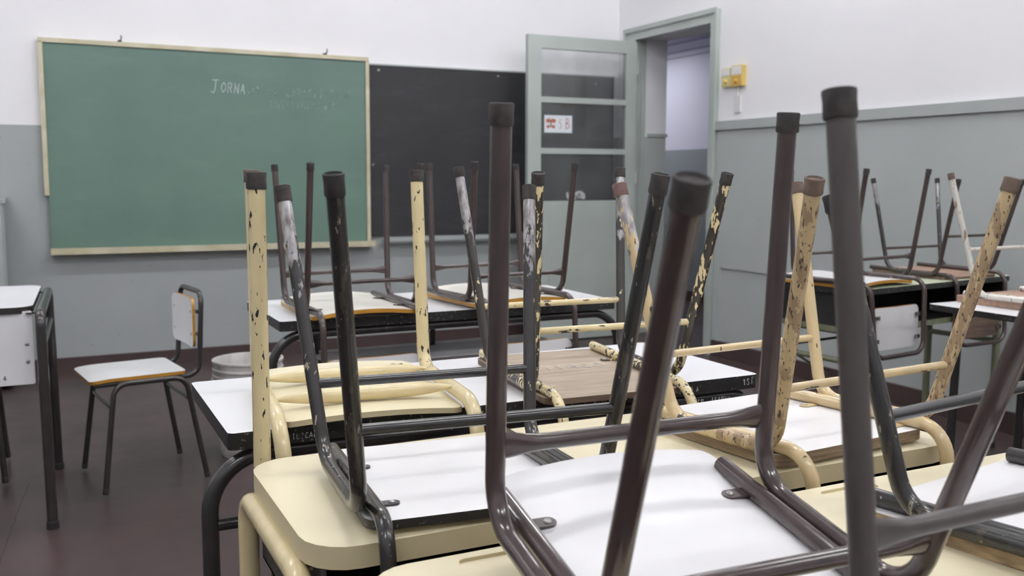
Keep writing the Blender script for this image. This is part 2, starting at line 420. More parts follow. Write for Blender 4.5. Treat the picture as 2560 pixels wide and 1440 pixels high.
struct('baseboard_right', [((XR-.02, YF, 0), (XR, DY0-.06, .105))], 'maroon_base')
struct('baseboard_left', [((XL, YF, 0), (XL+.018, YB, .1))], 'maroon_base')
bm = bmesh.new(); box(bm, (XR-.032, YF, 1.505), (XR, DY0-.06, 1.562)); bevel(bm, .006)
obj('trim_1', bm, 'grey_rail', kind='structure')
# door frame
bm = bmesh.new()
for y0, y1 in ((DY0-.056, DY0+.012), (DY1-.012, DY1+.123)):
    box(bm, (XR-.0302, y0, 0), (XR+.029, y1, DZ+.05))
box(bm, (XR-.03, DY0-.058, DZ-.012), (XR+.03, DY1+.125, DZ+.072))
box(bm, (XR-.045, DY0-.062, DZ+.045), (XR-.03, DY1+.13, DZ+.078))
box(bm, (XR-.042, DY0-.0615, 0), (XR-.03, DY0-.036, DZ+.06)); box(bm, (XR-.042, DY1+.1, 0), (XR-.03, DY1+.1295, DZ+.06))
bevel(bm, .003, 1)
obj('trim_2', bm, 'grey_wood', kind='structure')
struct('trim_3', [((XR+.10, DY1-.010, 1.50), (XR+.279, DY1, 1.524)), ((XR+.03, DY1-.015, 0), (XR+.07, DY1, DZ))], 'grey_wood')
# corridor beyond the door
struct('ceiling_corridor', [((XR+.27, 3.2, 2.475), (5.6, 9.8, 2.55))], 'corridor_ceil')
struct('wall_corridor', [((5.6, 3.0, 0), (5.8, 10, ZC)), ((XR+.27, 9.8, 0), (5.6, 10, ZC)), ((XR+.27, 3.0, 0), (5.6, 3.2, ZC)), ((XR, YB+.2, 0), (XR+.27, 9.8, ZC))], 'corridor')
struct('baseboard_corridor', [((5.58, 3.2, 0), (5.6, 9.8, .1))], 'maroon_base')
c1 = thing('conduit', 'pair of thin horizontal pipes on the lavender corridor wall beyond the door', 'pipe')
for z in (2.345, 2.40): tubeo('pipe', [(5.592, 3.3, z), (5.592, 9.7, z)], .006, 'grey_rail', c1, 8)
tag(boxo('wall_hook', (5.575, 7.19, 2.13), (5.6, 7.215, 2.15), 'dark_metal', bv=.002), 'small dark peg high on the lavender corridor wall', 'peg')

# open door leaf
dl = thing('door_1', 'grey glazed door leaf standing open beside the blackboard', 'door', Matrix.Translation((3.085, 6.06, 0)))
dl['kind'] = 'structure'; del dl['category']
DWD, DHT, T = .90, 2.185, .038
def dpart(name, x0, z0, x1, z1, t0=0, t1=T, mat='grey_wood', bv=.003, **k): return boxo(name, (x0, t0, z0), (x1, t1, z1), mat, dl, bv, **k)
dpart('stile', 0, .01, .105, DHT); dpart('stile', .812, .01, DWD, DHT)
dpart('top_rail', .105, 2.095, .812, DHT)
dpart('muntin', .105, 1.722, .812, 1.762, .004, T-.004); dpart('muntin', .105, 1.362, .812, 1.402, .004, T-.004)
dpart('bottom_rail', .105, .01, .812, 1.026, .006, T-.006)
dpart('panel', .17, .10, .75, .93, .001, .010, bv=.004)
for z0, z1 in ((1.762, 2.095), (1.402, 1.722), (1.026, 1.362)):
    g = dpart('glass_pane', .105, z0, .812, z1, .016, .020, 'glass', 0)
bm = bmesh.new(); sheet(bm, .08, .026, .02, .001, nx=8, ny=3, frame=lambda x, y, z: (.40+x, .0154-z*.2, 1.062+y+.010*math.sin(x*50)))
obj('smear', bm, ['smear', 'smear'], dl)
for z in (.35, 1.15, 1.95):
    bm = bmesh.new(); lathe(bm, [(.008, 0), (.008, .09)], (DWD+.008, -.004, z), (0, 0, 1), 10); obj('hinge', bm, 'grey_rail', dl, smooth=True)
# card with butterfly
card = thing('class_card', 'small white card with a butterfly and 5 B taped to the door glass', 'sign', Matrix.Translation((3.222, 6.072, 1.512)))
boxo('card_sheet', (0, 0, 0), (.225, .0015, .122), 'paper', card)
write('numeral', '5', (.118, -.0002, .032), (1, 0, 0), (0, 0, 1), .060, 'ink_red', card, .42, .07, .02)
write('letter', 'B', (.172, -.0002, .028), (1, 0, 0), (0, 0, 1), .074, 'ink_red', card, .5, .07, .02)
bm = bmesh.new()
for sx, sy, a, b in ((-1, 1, .024, .019), (1, 1, .024, .019), (-1, -1, .017, .015), (1, -1, .017, .015)):
    P = [(.052+sx*(.021+a*math.cos(t)*.85), .062+sy*(.020+b*math.sin(t)*.8)) for t in [2*math.pi*k/14 for k in range(14)]]
    lo = [bm.verts.new((x, -.0002, z)) for x, z in P]; hi = [bm.verts.new((x, -.0008, z)) for x, z in P]
    bm.faces.new(lo); bm.faces.new(hi[::-1])
    for k in range(14): bm.faces.new((lo[k], lo[(k+1) % 14], hi[(k+1) % 14], hi[k]))
bu = obj('butterfly', bm, 'ink_red', card)
bm = bmesh.new(); sheet(bm, .005, .026, .0045, .0006, nx=2, ny=2, frame=lambda x, y, z: (.052+x, -.0010+z, .062+y))
obj('butterfly_body', bm, ['ink_dark', 'ink_dark'], card)
for sx in (-1, 1):
    tubeo('antenna', fillet([(.052, -.0012, .085), (.052+sx*.010, -.0012, .100), (.052+sx*.018, -.0012, .104)], .004, 3), .0011, 'ink_dark', card, 6)

# boards
gb = thing('green_chalkboard', 'large green chalkboard in a pale wooden frame with faint handwriting', 'chalkboard', Matrix.Translation((0, 6.36, 0)) @ Matrix.Rotation(R(.25), 4, 'Y'))
X0, X1, Z0, Z1 = .028, 2.005, .762, 1.985
boxo('writing_surface', (X0, 0, Z0), (X1, .022, Z1), 'green_board', gb)
boxo('frame_top', (X0-.02, -.012, Z1-.004), (X1+.008, .034, Z1+.022), 'board_frame', gb, .004)
boxo('frame_right', (X1-.012, -.012, Z0), (X1+.012, .034, Z1), 'board_frame', gb, .004)
boxo('frame_left', (X0-.022, -.012, 1.085), (X0+.004, .034, Z1), 'board_frame', gb, .004, label='frame strip broken off below the middle')
bm = bmesh.new(); box(bm, (X0-.005, -.055, Z0-.026), (X1+.03, .034, Z0)); box(bm, (X0-.005, -.06, Z0-.03), (X1+.03, -.048, Z0+.008)); bevel(bm, .003, 1)
obj('chalk_ledge', bm, 'board_frame', gb)
for x in (.46, 1.728):
    bm = bmesh.new(); tube(bm, fillet([(x, .03, Z1+.02), (x, .012, Z1+.035), (x+.006, -.004, Z1+.045), (x+.004, .0, Z1+.062)], .006, 3), .0035, 8)
    box(bm, (x-.014, .02, Z1+.028), (x+.010, .036, Z1+.036))
    obj('hook', bm, 'dark_metal', gb, smooth=True)
write('chalk_writing', 'J', (.975, -.0004, 1.728), (1, 0, 0), (.12, 0, 1), .082, 'chalk_strong', gb, .62, .06, .02)
write('chalk_writing', 'ORNA', (1.040, -.0004, 1.736), (1, 0, -.05), (.10, 0, 1), .062, 'chalk_strong', gb, .52, .07, .03, label='white chalk word fading to the right')
write('chalk_writing', 'DA', (1.215, -.0004, 1.728), (1, 0, -.02), (.10, 0, 1), .056, 'chalk_faint', gb, .56, .085, .07)
write('chalk_writing', 'DE', (1.335, -.0004, 1.727), (1, 0, 0), (.03, 0, 1), .055, 'chalk_faint', gb, .62, .085, .06)
write('chalk_writing', 'CAPACITACIÓN', (1.452, -.0004, 1.724), (1, 0, 0), (.03, 0, 1), .052, 'chalk_faint', gb, .56, .085, .06)
write('chalk_writing', 'INSTITUCIONAL', (1.345, -.0004, 1.643), (1, 0, .0), (.03, 0, 1), .050, 'chalk_faint', gb, .56, .085, .06)
bb = thing('black_chalkboard', 'wide black chalkboard fixed flat to the wall right of the green one', 'chalkboard', Matrix.Translation((0, 6.372, 0)))
boxo('writing_surface', (2.03, 0, .79), (3.985, .028, 1.952), 'black_board', bb)
boxo('frame_top', (2.03, -.006, 1.952), (3.985, .028, 1.962), 'grey_rail', bb)
bm = bmesh.new(); box(bm, (2.10, -.06, .752), (3.9, .0, .766)); box(bm, (2.10, -.064, .752), (3.9, -.052, .782)); bevel(bm, .004)
obj('chalk_ledge', bm, 'grey_rail', bb)
for x, z in ((2.1, 1.92), (3.0, 1.92), (3.82, 1.9), (2.03+.02, 1.28), (3.0, .83)):
    bm = bmesh.new(); lathe(bm, [(.009, 0), (.009, .002), (.006, .005)], (x, 0, z), (0, -1, 0), 12); obj('screw', bm, 'steel', bb, smooth=True)
# cupboard edge, far left
cb = thing('cupboard', 'low grey brown cupboard just entering at the left edge by the back wall', 'cupboard', Matrix.Translation((-.2, 5.98, 0)))
boxo('body', (-.8, 0, .03), (0, .4, 1.05), 'grey_rail', cb, .004)
boxo('top', (-.82, -.015, 1.05), (.012, .41, 1.075), 'grey_rail', cb, .004)
for x in (-.79, -.395):
    d_ = boxo('door', (x, -.018, .06), (x+.385, 0, 1.03), 'grey_rail', cb, .003)
    bm = bmesh.new(); lathe(bm, [(.006, 0), (.006, .01), (.012, .018), (.009, .026)], (x+(.34 if x < -.5 else .045), -.018, .56), (0, -1, 0), 12); obj('knob', bm, 'steel', d_, smooth=True)

# switches right of door
def wbox(name, y0, y1, z0, z1, dep, mat, lab): 
    t = thing(name, lab, 'switch box', Matrix.Translation((XR, 0, 0)))
    boxo('housing', (-dep, y0, z0), (0, y1, z1), mat, t, .004)
    return t
s1 = wbox('switch_box', 5.018, 5.108, 1.778, 1.898, .022, 'yellow_pale', 'pale yellow switch box beside the door frame, the left one')
s2 = wbox('switch_box', 4.89, 5.000, 1.775, 1.905, .034, 'yellow', 'deeper yellow switch box, the right one of the pair')
for t, y0, y1, z0, z1, dep in ((s1, 5.026, 5.100, 1.778, 1.898, .022), (s2, 4.90, 4.992, 1.775, 1.905, .034)):
    boxo('label_plate', (-dep-.003, y0, z0+.072), (-dep, y1, z1-.006), 'plastic_white', t, .001)
    boxo('amber_plate', (-dep-.003, y0, z0+.008), (-dep, y1, z0+.062), 'amber' if t is s2 else 'yellow_pale', t, .001)
    bm = bmesh.new(); lathe(bm, [(.014, 0), (.013, .006), (.008, .010)], (-dep-.003, (y0+y1)/2, z0+.032), (-1, 0, 0), 14); obj('button', bm, 'amber', t, smooth=True)
so = thing('wall_socket', 'white socket plate on the wall below the two yellow boxes', 'socket', Matrix.Translation((XR, 0, 0)))
boxo('plate', (-.014, 4.928, 1.612), (0, 4.992, 1.715), 'plastic_white', so, .003)
for z in (1.64, 1.685):
    bm = bmesh.new(); lathe(bm, [(.013, 0), (.013, .002), (.009, .001), (.009, -.001)], (-.0141, 4.96, z), (-1, 0, 0), 14); obj('outlet', bm, 'plastic_white', so, smooth=True)
tag(tubeo('cable_duct', [(XR-.008, 4.96, 1.715), (XR-.008, 4.955, 1.775)], .008, 'plastic_white', None, 10), 'short white cable duct joining socket and yellow boxes', 'cable')

# ceiling lights (above the frame)
i = 0
for fx in (-1.2, 1.2, 3.2):
    for fy in (-.8, 1.7, 4.2):
        t = thing('ceiling_light', 'twin tube ceiling light above the classroom', 'lamp', Matrix.Translation((fx, fy, ZC-.12)), 'twin tube lights on the ceiling')
        boxo('housing', (-.62, -.09, 0), (.62, .09, .12), 'plastic_white', t, .006)
        for s in (-1, 1): tubeo('fluorescent_tube', [(-.58, s*.055, -.03), (.58, s*.055, -.03)], .018, 'tube', t, 8)
        for s in (-1, 1):
            boxo('tube_holder', (s*.6-.015, -.08, -.05), (s*.6+.015, .08, 0), 'plastic_white', t)
ct = thing('ceiling_light', 'unseen lamp housing without tubes on the corridor ceiling beyond the door', 'lamp', Matrix.Translation((4.95, 8.7, 2.375)))
boxo('housing', (-.09, -.62, 0), (.09, .62, .1), 'plastic_white', ct, .006)  # bare unseen housing without tubes; the added area lamp gives the light
la = bpy.data.lights.new('corridor_fill', 'AREA'); la.shape = 'RECTANGLE'; la.size = .9; la.size_y = 2.2; la.energy = CORR_POWER; la.color = (.93, .94, 1.0)  # added fill lamp, hidden by the corridor ceiling, tinted bluish like daylight
lo = bpy.data.objects.new('corridor_fill', la); COL.objects.link(lo); lo.location = (4.85, 8.6, 2.40)

# ------------------------------------------------------------ chairs
BASE = dict(w=.175, tf=.20, tr=.20, L=.265, h=.41, af=.05, ar=.09, zbF=.1, zbR=.1, r=.0108, rb=.008, H=.29, ext=.055,
            legs=('maroon',)*4, bars=('maroon',)*2, frame='maroon', caps=('cap',)*4, cr=1.16, ch=.022,
            face='seat_white', edge='orange_edge', dish=.0, fall=.0, seat_f=.235, seat_r=-.165, th=.012, flatbar=True, backface='seat_white', backedge='orange_edge', bw=.146, plate=True, sw=-.006, ph=.082, bfx=0., rbk=.05, rim=None, xi=None, stub=.20)
GRP = 'chairs stacked upside down on the desks'
def cap_o(p, d, r, ch, mat, leg, rim=None):
    bm = bmesh.new(); q = r
    lathe(bm, [(q*.96, -ch), (q*1.02, -ch*.9), (q*.99, -ch*.4), (q*1.03, -ch*.08), (q*1.0, .0), (q*.86, .0008), (q*.78, -.002), (.0005, -.003)], p, d, 18, .02)
    if rim:
        n_ = 18; bm.faces.ensure_lookup_table()
        for f in bm.faces:
            if f.index >= 4*n_ : f.material_index = 1
    return obj('rubber_cap', bm, [mat, rim] if rim else mat, leg, smooth=True)
def chair(name, label, X, Y, Z, yaw, tilt, upright=False, group=GRP, **kw):
    c = dict(BASE); c.update(kw)
    mw = Matrix.Translation((X, Y, Z)) @ Matrix.Rotation(yaw, 4, 'Z') @ Matrix.Rotation(tilt, 4, 'X')
    if upright: mw = mw @ Matrix.Rotation(math.pi, 4, 'Y')
    t = thing(name, label, 'chair', mw, group)
    w_, L, h, r = c['w'], c['L'], c['h'], c['r']
    legs = {}
    for i, (nm, sx, fy) in enumerate((('FL', -1, 1), ('FR', 1, 1), ('RL', -1, -1), ('RR', 1, -1))):
        if upright: sx = -sx
        tw = c['tf'] if fy > 0 else c['tr']; ay = c['af'] if fy > 0 else c['ar']
        cor = Vector((sx*w_, fy*L/2, 0)); tip = Vector((sx*tw, fy*(L/2+ay), h)); dr = (tip-cor).normalized()
        pts = fillet([(sx*w_, 0, 0), cor, tip-dr*.004], .055, 7)
        # extra stations along the straight run
        lg = tubeo('leg', pts, r, c['legs'][i], t, 14)
        cap_o(tip, dr, r*c['cr'], c['ch'], c['caps'][i], lg, c['rim'] if nm == 'RL' else None)
        legs[nm] = (cor, tip, dr)
    for k, (a, b, zb) in enumerate((('FL', 'FR', c['zbF']), ('RL', 'RR', c['zbR']))):
        pa = legs[a][0]+(legs[a][1]-legs[a][0])*(zb/h); pb = legs[b][0]+(legs[b][1]-legs[b][0])*(zb/h)
        n = 24; P = []; Fl = []
        for j in range(n+1):
            u = j/n; P.append(pa.lerp(pb, .018+u*.964)); e = min(u, 1-u)
            s = max(0, 1-e/.14); s = s*s*(3-2*s) if c['flatbar'] else 0
            Fl.append((1-.45*s, 1+.75*s))
        bm = bmesh.new(); tube(bm, P, c['rb'], 12, True, Fl); obj('crossbar', bm, c['bars'][k], t, smooth=True)
        
    xi = c['xi'] or (w_-2.02*r); yb = L/2+c['ext']; rb = r*.98; H = c['H']; bw = c['bw']
    pts = fillet([(sx*q+c['bfx'], y, z) for sx, q, y, z in ((-1, xi, c['stub'], 0), (-1, xi, -yb, 0), (-1, bw, -yb-.02, -H), (1, bw, -yb-.02, -H), (1, xi, -yb, 0), (1, xi, c['stub'], 0))], [0, c['rbk'], .052, .052, c['rbk'], 0], 8)
    bf = tubeo('back_frame', pts, rb, c['frame'], t, 14)
    # seat
    zt = -rb; d, fl = c['dish'], c['fall']; f0, r0 = c['seat_f'], c['seat_r']; cy = (f0+r0)/2
    def fz(x, y):
        yy = y+cy
        return zt + d*(1-(x/xi)**2) + (fl*((yy-.12)/(f0-.12))**2 if yy > .12 else 0) - (fl*.35*((-.08-yy)/(.08+abs(r0)))**2 if yy < -.08 and fl else 0)
    bm = bmesh.new(); sheet(bm, w_+c['sw'], (f0-r0)/2, .028, c['th'], fz, 12, 14, cy=cy, bev=.0012)
    st = obj('seat', bm, [c['face'], c['edge']], t, smooth=True)
    # tabs with screws
    for sx in (-1, 1):
        for yy in (.105, -.085):
            bm = bmesh.new(); zt2 = zt+.0008+d*(1-((xi-.03)/xi)**2)
            sheet(bm, .024, .009, .0085, .0025, nx=4, ny=2, frame=lambda x, y, z: (sx*(xi-.016)+x, yy+y, zt2+.0024+z))
            tb = obj('mounting_tab', bm, [c['frame'], c['frame']], t)
            bm = bmesh.new(); lathe(bm, [(.0048, 0), (.0046, .0012), (.003, .0022), (.0018, .0012)], (sx*(xi-.030), yy, zt2+.0022), (0, 0, 1), 12)
            obj('screw', bm, 'steel', tb, smooth=True)
    if c['plate']:
        ph = c['ph']; zc = -H+.025+ph; yp = -yb-.012+rb+.0115
        bm = bmesh.new(); sheet(bm, bw-.005+.002, ph, .03, .011, lambda x, y: .010*(x/bw)**2, 10, 5, frame=lambda x, y, z: (x, yp-.006+z*1.0+.004, zc+y), bev=.001)
        bk = obj('backrest', bm, [c['backface'], c['backedge']], t, smooth=True)
        for sx in (-1, 1):
            for dz in (-.045, .045):
                bm = bmesh.new(); box(bm, (sx*(bw-.022)-.014, yp-.0175, zc+dz-.007), (sx*(bw-.022)+.014, yp-.0125, zc+dz+.007)); bevel(bm, .002)
                tb = obj('mounting_tab', bm, c['frame'], t)
                bm = bmesh.new(); lathe(bm, [(.0048, 0), (.0046, .0012), (.003, .0022)], (sx*(bw-.030), yp-.0175, zc+dz), (0, -1, 0), 10)
                obj('screw', bm, 'steel', tb, smooth=True)
                bm = bmesh.new(); lathe(bm, [(.0052, 0), (.0048, .0012), (.002, .002)], (sx*(bw-.030), yp+.006, zc+dz), (0, 1, 0), 10)
                obj('screw', bm, 'steel', bk, smooth=True)
    return t
chair('school_chair', 'maroon chair with white seat, nearest in view, filling the lower right centre', .588, .773, .81, -.055, .198,
      w=.175, tf=.177, tr=.191, L=.243, h=.435, af=.061, ar=.067, zbF=.080, zbR=.070, r=.0110, rb=.0092, dish=.014, fall=.016, face='seat_white', edge='ivory_lam', sw=-.018, seat_f=.195, seat_r=-.14, xi=.149, stub=.168, rim='cap_worn')
chair('school_chair', 'dark maroon chair of which one tall blurred leg crosses the right foreground', .717, .3735, .83, .0, .0,
      w=.175, tf=.177, tr=.185, L=.243, h=.435, af=.052, ar=.067, r=.0109, legs=('maroon_blur',)*4, bars=('maroon_blur',)*2, frame='maroon_blur', seat_f=.185, stub=.16, th=.012)
chair('school_chair', 'black framed chair with white seat at the lower right corner', 1.185, .717, .787, .133, -.029,
      w=.218, tf=.242, tr=.23, bfx=-.024, xi=.170, L=.27, h=.397, af=.099, ar=.1, zbF=.116, zbR=.09, r=.0117, rb=.0088, legs=('dark_worn', 'dark', 'dark', 'dark'), bars=('dark', 'dark'), frame='dark',
      edge='peel_edge', flatbar=False, caps=('cap_black',)*4, stub=.205, seat_f=.215, sw=.0, th=.016)
chair('school_chair', 'black chair with white seat on the left of the cream desk, legs worn to metal', .510, 1.223, .783, -.105, -.040,
      w=.164, tf=.204, tr=.202, L=.270, h=.411, af=.094, ar=.096, zbF=.112, zbR=.108, r=.0105, rb=.0078, ext=.056, rbk=.045, seat_r=-.150, legs=('dark_silver', 'dark_silver', 'dark_worn', 'dark_worn'), bars=('dark', 'dark'), frame='dark_worn',
      edge='black_edge', flatbar=False, caps=('cap', 'cap', 'cap_black', 'cap'), cr=1.14, ch=.025)
chair('school_chair', 'beige chair with rusty peeling legs on the right half of the cream desk', 1.134, 1.208, .791, .068, -.025,
      w=.177, tf=.215, tr=.219, L=.232, h=.402, af=.106, ar=.108, zbF=.108, zbR=.098, r=.0113, rb=.0068, ext=.052, rbk=.052, seat_r=-.120, legs=('cream_silver', 'beige', 'beige_rust', 'beige_rust'), bars=('beige', 'bar_beige'), frame='beige',
      edge='ply_edge', flatbar=False, caps=('cap_red', 'cap_brown', 'cap_brown', 'cap_brown'), th=.018, dish=.0)
chair('school_chair', 'chair with bare brown plywood seat and black legs flaking to cream', 1.016, 1.743, .790, -.071, .029,
      w=.163, tf=.202, tr=.201, L=.244, h=.423, af=.101, ar=.095, zbF=.121, zbR=.12, r=.0105, rb=.0068, legs=('dark_silver_b', 'dark_silver_b', 'yellow_black', 'yellow_black'), bars=('bar_peel', 'bar_peel'), frame='cream_dark',
      face='brown_ply', edge='brown_ply_dark', flatbar=False, backface='brown_ply', backedge='brown_ply_dark', stub=.225, ext=.10, rbk=.07, seat_r=-.172)
chair('school_chair', 'maroon chair with ivory seat on the left of the far white desk', .855, 2.916, .803, .021, -.004,
      w=.173, tf=.186, tr=.169, L=.257, h=.434, af=.038, ar=.065, zbF=.087, zbR=.081, r=.0098, rb=.0075, legs=('maroon_far',)*4, bars=('maroon_far',)*2, frame='maroon_far', dish=.012, fall=.008, face='ivory_lam', stub=.22, seat_r=-.182, ext=.10, rbk=.055, H=.325, bw=.156)
chair('school_chair', 'maroon chair with ivory seat on the right of the far white desk, before the door', 1.368, 2.911, .810, .099, -.006,
      w=.177, tf=.173, tr=.189, L=.255, h=.434, af=.03, ar=.057, zbF=.083, zbR=.073, r=.0098, rb=.0075, legs=('maroon_far',)*4, bars=('maroon_far',)*2, frame='maroon_far', dish=.012, fall=.008, face='ivory_lam', stub=.22, seat_r=-.182, ext=.10, rbk=.055, H=.325, bw=.156)
chair('school_chair', 'maroon chair with white seat and white hanging backrest on the green desk', 2.916, 2.849, .798, .132, -.007,
      w=.19, tf=.2, tr=.194, L=.261, h=.431, af=.02, ar=.067, zbF=.09, zbR=.087, r=.0096, rb=.0075, H=.285, ext=.085, rbk=.055, legs=('maroon_far',)*4, bars=('maroon_far',)*2, frame='maroon_far', dish=.012, fall=.006, bw=.15)
chair('school_chair', 'brown seated dark chair on the right half of the green desk by the wall', 3.519, 2.930, .795, .023, .007,
      w=.172, tf=.207, tr=.201, L=.258, h=.397, af=.075, ar=.098, zbF=.09, zbR=.162, r=.0092, rb=.006, legs=('dark_silver_b', 'dark_silver_b', 'maroon_far', 'maroon_far'), bars=('maroon_far',)*2, frame='maroon_far',
      face='red_ply', edge='brown_ply_dark', backface='brown_ply_dark', backedge='brown_ply_dark', flatbar=False, stub=.24, ext=.08)
chair('school_chair', 'white framed chair with reddish brown seat at the far right edge', 3.013, 2.072, .802, .021, -.010,
      w=.171, tf=.214, tr=.2, L=.27, h=.413, af=.094, ar=.1, zbF=.154, zbR=.09, r=.0100, rb=.0068, legs=('white_tube',)*4, bars=('white_tube',)*2, frame='white_tube', face='red_ply', edge='red_ply',
      caps=('cap_brown',)*4, backface='red_ply', backedge='red_ply', flatbar=False, th=.022)
chair('school_chair', 'chair standing upright on the floor, white seat and backrest with orange edges', .311, 4.017, .420, 1.718, .001, upright=True, group=None,
      w=.174, tf=.199, tr=.196, L=.264, h=.408, af=.053, ar=.066, zbF=.09, zbR=.09, r=.0105, H=.325, ext=.06, legs=('grey_tube',)*4, bars=('grey_tube',)*2, frame='grey_tube', fall=.007, th=.013, caps=('cap_black',)*4, cr=1.08, seat_f=.215, seat_r=-.14, rb=.007, ph=.098)
chair('school_chair', 'chair behind the teacher desk, only a dark leg showing below the white panel', -.385, 4.30, .420, math.pi, .0, upright=True, group=None,
      w=.174, tf=.199, tr=.196, L=.264, h=.408, af=.053, ar=.066, r=.0115, H=.30, legs=('grey_tube',)*4, bars=('grey_tube',)*2, frame='grey_tube', fall=.02, caps=('cap_black',)*4, cr=1.08)

# cream chair of one continuous tube (left of the middle desk)
cc = Matrix.Translation((.535, 1.80, .7925)) @ Matrix.Rotation(-.10, 4, 'Z')
cm = thing('school_chair', 'all cream chair with thick chipped tubes on the left of the middle desk', 'chair', cc, GRP)
inv = cc.inverted()
TW = lambda x, y, z: inv @ Vector((x, y, z))
rc = .0136
for i, sx in enumerate((-1, 1)):
    tip = TW(.375, 1.95, 1.212) if sx < 0 else TW(.722, 1.945, 1.212)
    cor = Vector((sx*.174, .125, 0)); dr = (tip-cor).normalized()
    lg = tubeo('leg', fillet([(sx*.174, -.02, 0), cor, tip-dr*.004], .05, 7), rc, 'cream' if sx > 0 else 'cream_clean', cm, 14)
    cap_o(tip, dr, rc*1.13, .024, 'cap' if sx > 0 else 'cap_brown', lg)
    tip = TW(.2965, 1.503, 1.206) if sx < 0 else TW(.7125, 1.503, 1.206)
    bot = TW(.2915, 1.4975, .70) if sx < 0 else TW(.700, 1.4975, .70); dr = (tip-bot).normalized()
    lg = tubeo('leg', [bot, bot.lerp(tip, .5), tip-dr*.004], rc, 'cream_rubbed' if sx > 0 else 'cream', cm, 14, label='straight leg with dark chips in its cream paint')
    cap_o(tip, dr, rc*1.16, .026, 'cap', lg)
tubeo('back_frame', fillet([(-.174, -.02, 0), (-.174, -.255, 0), (-.155, -.275, -.31), (.155, -.275, -.31), (.174, -.255, 0), (.174, -.02, 0)], [0, .085, .055, .055, .085, 0], 8), rc, 'cream_clean', cm, 14)
for yy in (.075, -.115):
    P = []; Fl = []
    for j in range(25):
        u = j/24; P.append((-.164+.328*u, yy, .007)); e = min(u, 1-u); s = max(0, 1-e/.3)
        Fl.append((1-.75*s**2, 1-.75*s**2))
    bm = bmesh.new(); tube(bm, P, .0135, 12, True, Fl); obj('crossbar', bm, 'cream_clean', cm, smooth=True)
bm = bmesh.new(); sheet(bm, .165, .205, .025, .010, lambda x, y: -.0155+.008*(1-(x/.165)**2)+(.012*((y-.08)/.12)**2 if y > .08 else 0), 14, 14, cy=.005, bev=.001)
obj('seat', bm, ['cream_top', 'cream_side'], cm, smooth=True)
bm = bmesh.new(); sheet(bm, .15, .075, .03, .010, lambda x, y: .01*(x/.15)**2, 10, 5, frame=lambda x, y, z: (x, -.262+z, -.215+y), bev=.001)
obj('backrest', bm, ['cream_top', 'cream_side'], cm, smooth=True)
bm = bmesh.new(); sheet(bm, .016, .010, .008, .002, lambda x, y: .002*math.sin(x*300)*math.cos(y*400), 5, 3, frame=lambda x, y, z: (.115+x, .135+y, .006+z))
obj('gum_blob', bm, ['olive', 'olive'], cm, smooth=True, label='dried grey green gum lump')

# ------------------------------------------------------------ desks
def foot(p, r, mat, par):
    bm = bmesh.new(); lathe(bm, [(r*1.18, 0), (r*1.2, .004), (r*1.15, .024), (r*1.02, .026)], (p[0], p[1], 0), (0, 0, 1), 14)
    return obj('rubber_foot', bm, mat, par, smooth=True)
def desk_T(label, x0, x1, y0, y1, zt, th, r_cor, face, edge, mat, r=.0135, tray=None, over=.028, inset=.27, rung=False, box_mat=None, yaw=0, traymat='tray_grey', group='school desks'):
    """desk whose tube frames run along its length under the front and back edge"""
    cx, cy = (x0+x1)/2, (y0+y1)/2; a, b = (x1-x0)/2, (y1-y0)/2
    mw = Matrix.Translation((cx, cy, 0)) @ Matrix.Rotation(yaw, 4, 'Z')
    t = thing('school_desk', label, 'desk', mw, group)
    bm = bmesh.new(); sheet(bm, a, b, r_cor, th, lambda x, y: zt, 8, 6, bev=.0015)
    obj('desktop', bm, [face, edge], t, smooth=True)
    zr = zt-th-r-.001
    for sy in (-1, 1):
        yy = sy*(b-r-.012)
        for sx in (-1, 1):
            ov = over if sy < 0 else over-inset
            pts = fillet([(0, yy, zr), (sx*(a+ov), yy, zr), (sx*(a+ov+.005), yy+sy*.01, .004)], [0, .10, 0], 9)
            lg = tubeo('leg', pts, r, mat, t, 14); foot((sx*(a+ov+.005), yy+sy*.01), r, 'cap_black', lg)
    for sx in (-1, 1):
        tubeo('side_rung', [(sx*(a+over-.14), -(b-r-.012), zr), (sx*(a+over-.14), b-r-.012, zr)], r*.7, mat, t, 10)
    if rung:
        tubeo('stretcher', [(-(a+over+.003), -(b-r-.012), .60), ((a+over+.003), -(b-r-.012), .60)], r*.7, mat, t, 10)
    if tray:
        tx0, tx1, ty0, ty1, tz = tray; bm = bmesh.new()
        box(bm, (tx0-cx, ty0-cy, tz), (tx1-cx, ty1-cy, tz+.003)); box(bm, (tx0-cx, ty1-cy-.003, tz), (tx1-cx, ty1-cy, tz+.012)); 
        tr = obj('book_tray', bm, traymat, t)
        for xx in (tx0-cx+.01, (tx0+tx1)/2-cx, tx1-cx-.01):
            boxo('hanger', (xx-.009, ty1-cy-.02, tz), (xx+.009, ty1-cy-.015, zt-th), mat, tr)
    if box_mat: book_box(t, a, b, zt, th, box_mat)
    return t
def book_box(t, a, b, zt, th, mat, dep=.13, lip=None, ins=.018):
    bm = bmesh.new(); z1 = zt-th-.0005; z0 = z1-dep
    box(bm, (-a+ins, -b+ins, z0), (a-ins, b-ins, z0+.004)); box(bm, (-a+ins, -b+ins, z0), (-a+ins+.004, b-ins, z1)); box(bm, (a-ins-.004, -b+ins, z0), (a-ins, b-ins, z1)); box(bm, (-a+ins, b-ins-.004, z0), (a-ins, b-ins, z1))
    obj('book_box', bm, mat, t)
    if lip:
        boxo('box_lip', (-a+ins-.004, -b+ins-.006, z0-.012), (a-ins+.004, -b+ins, z0+.010), lip, t, .003)
        boxo('box_lip', (-a+ins-.010, -b+ins, z0-.012), (-a+ins-.001, b-ins, z0+.010), lip, t, .003)
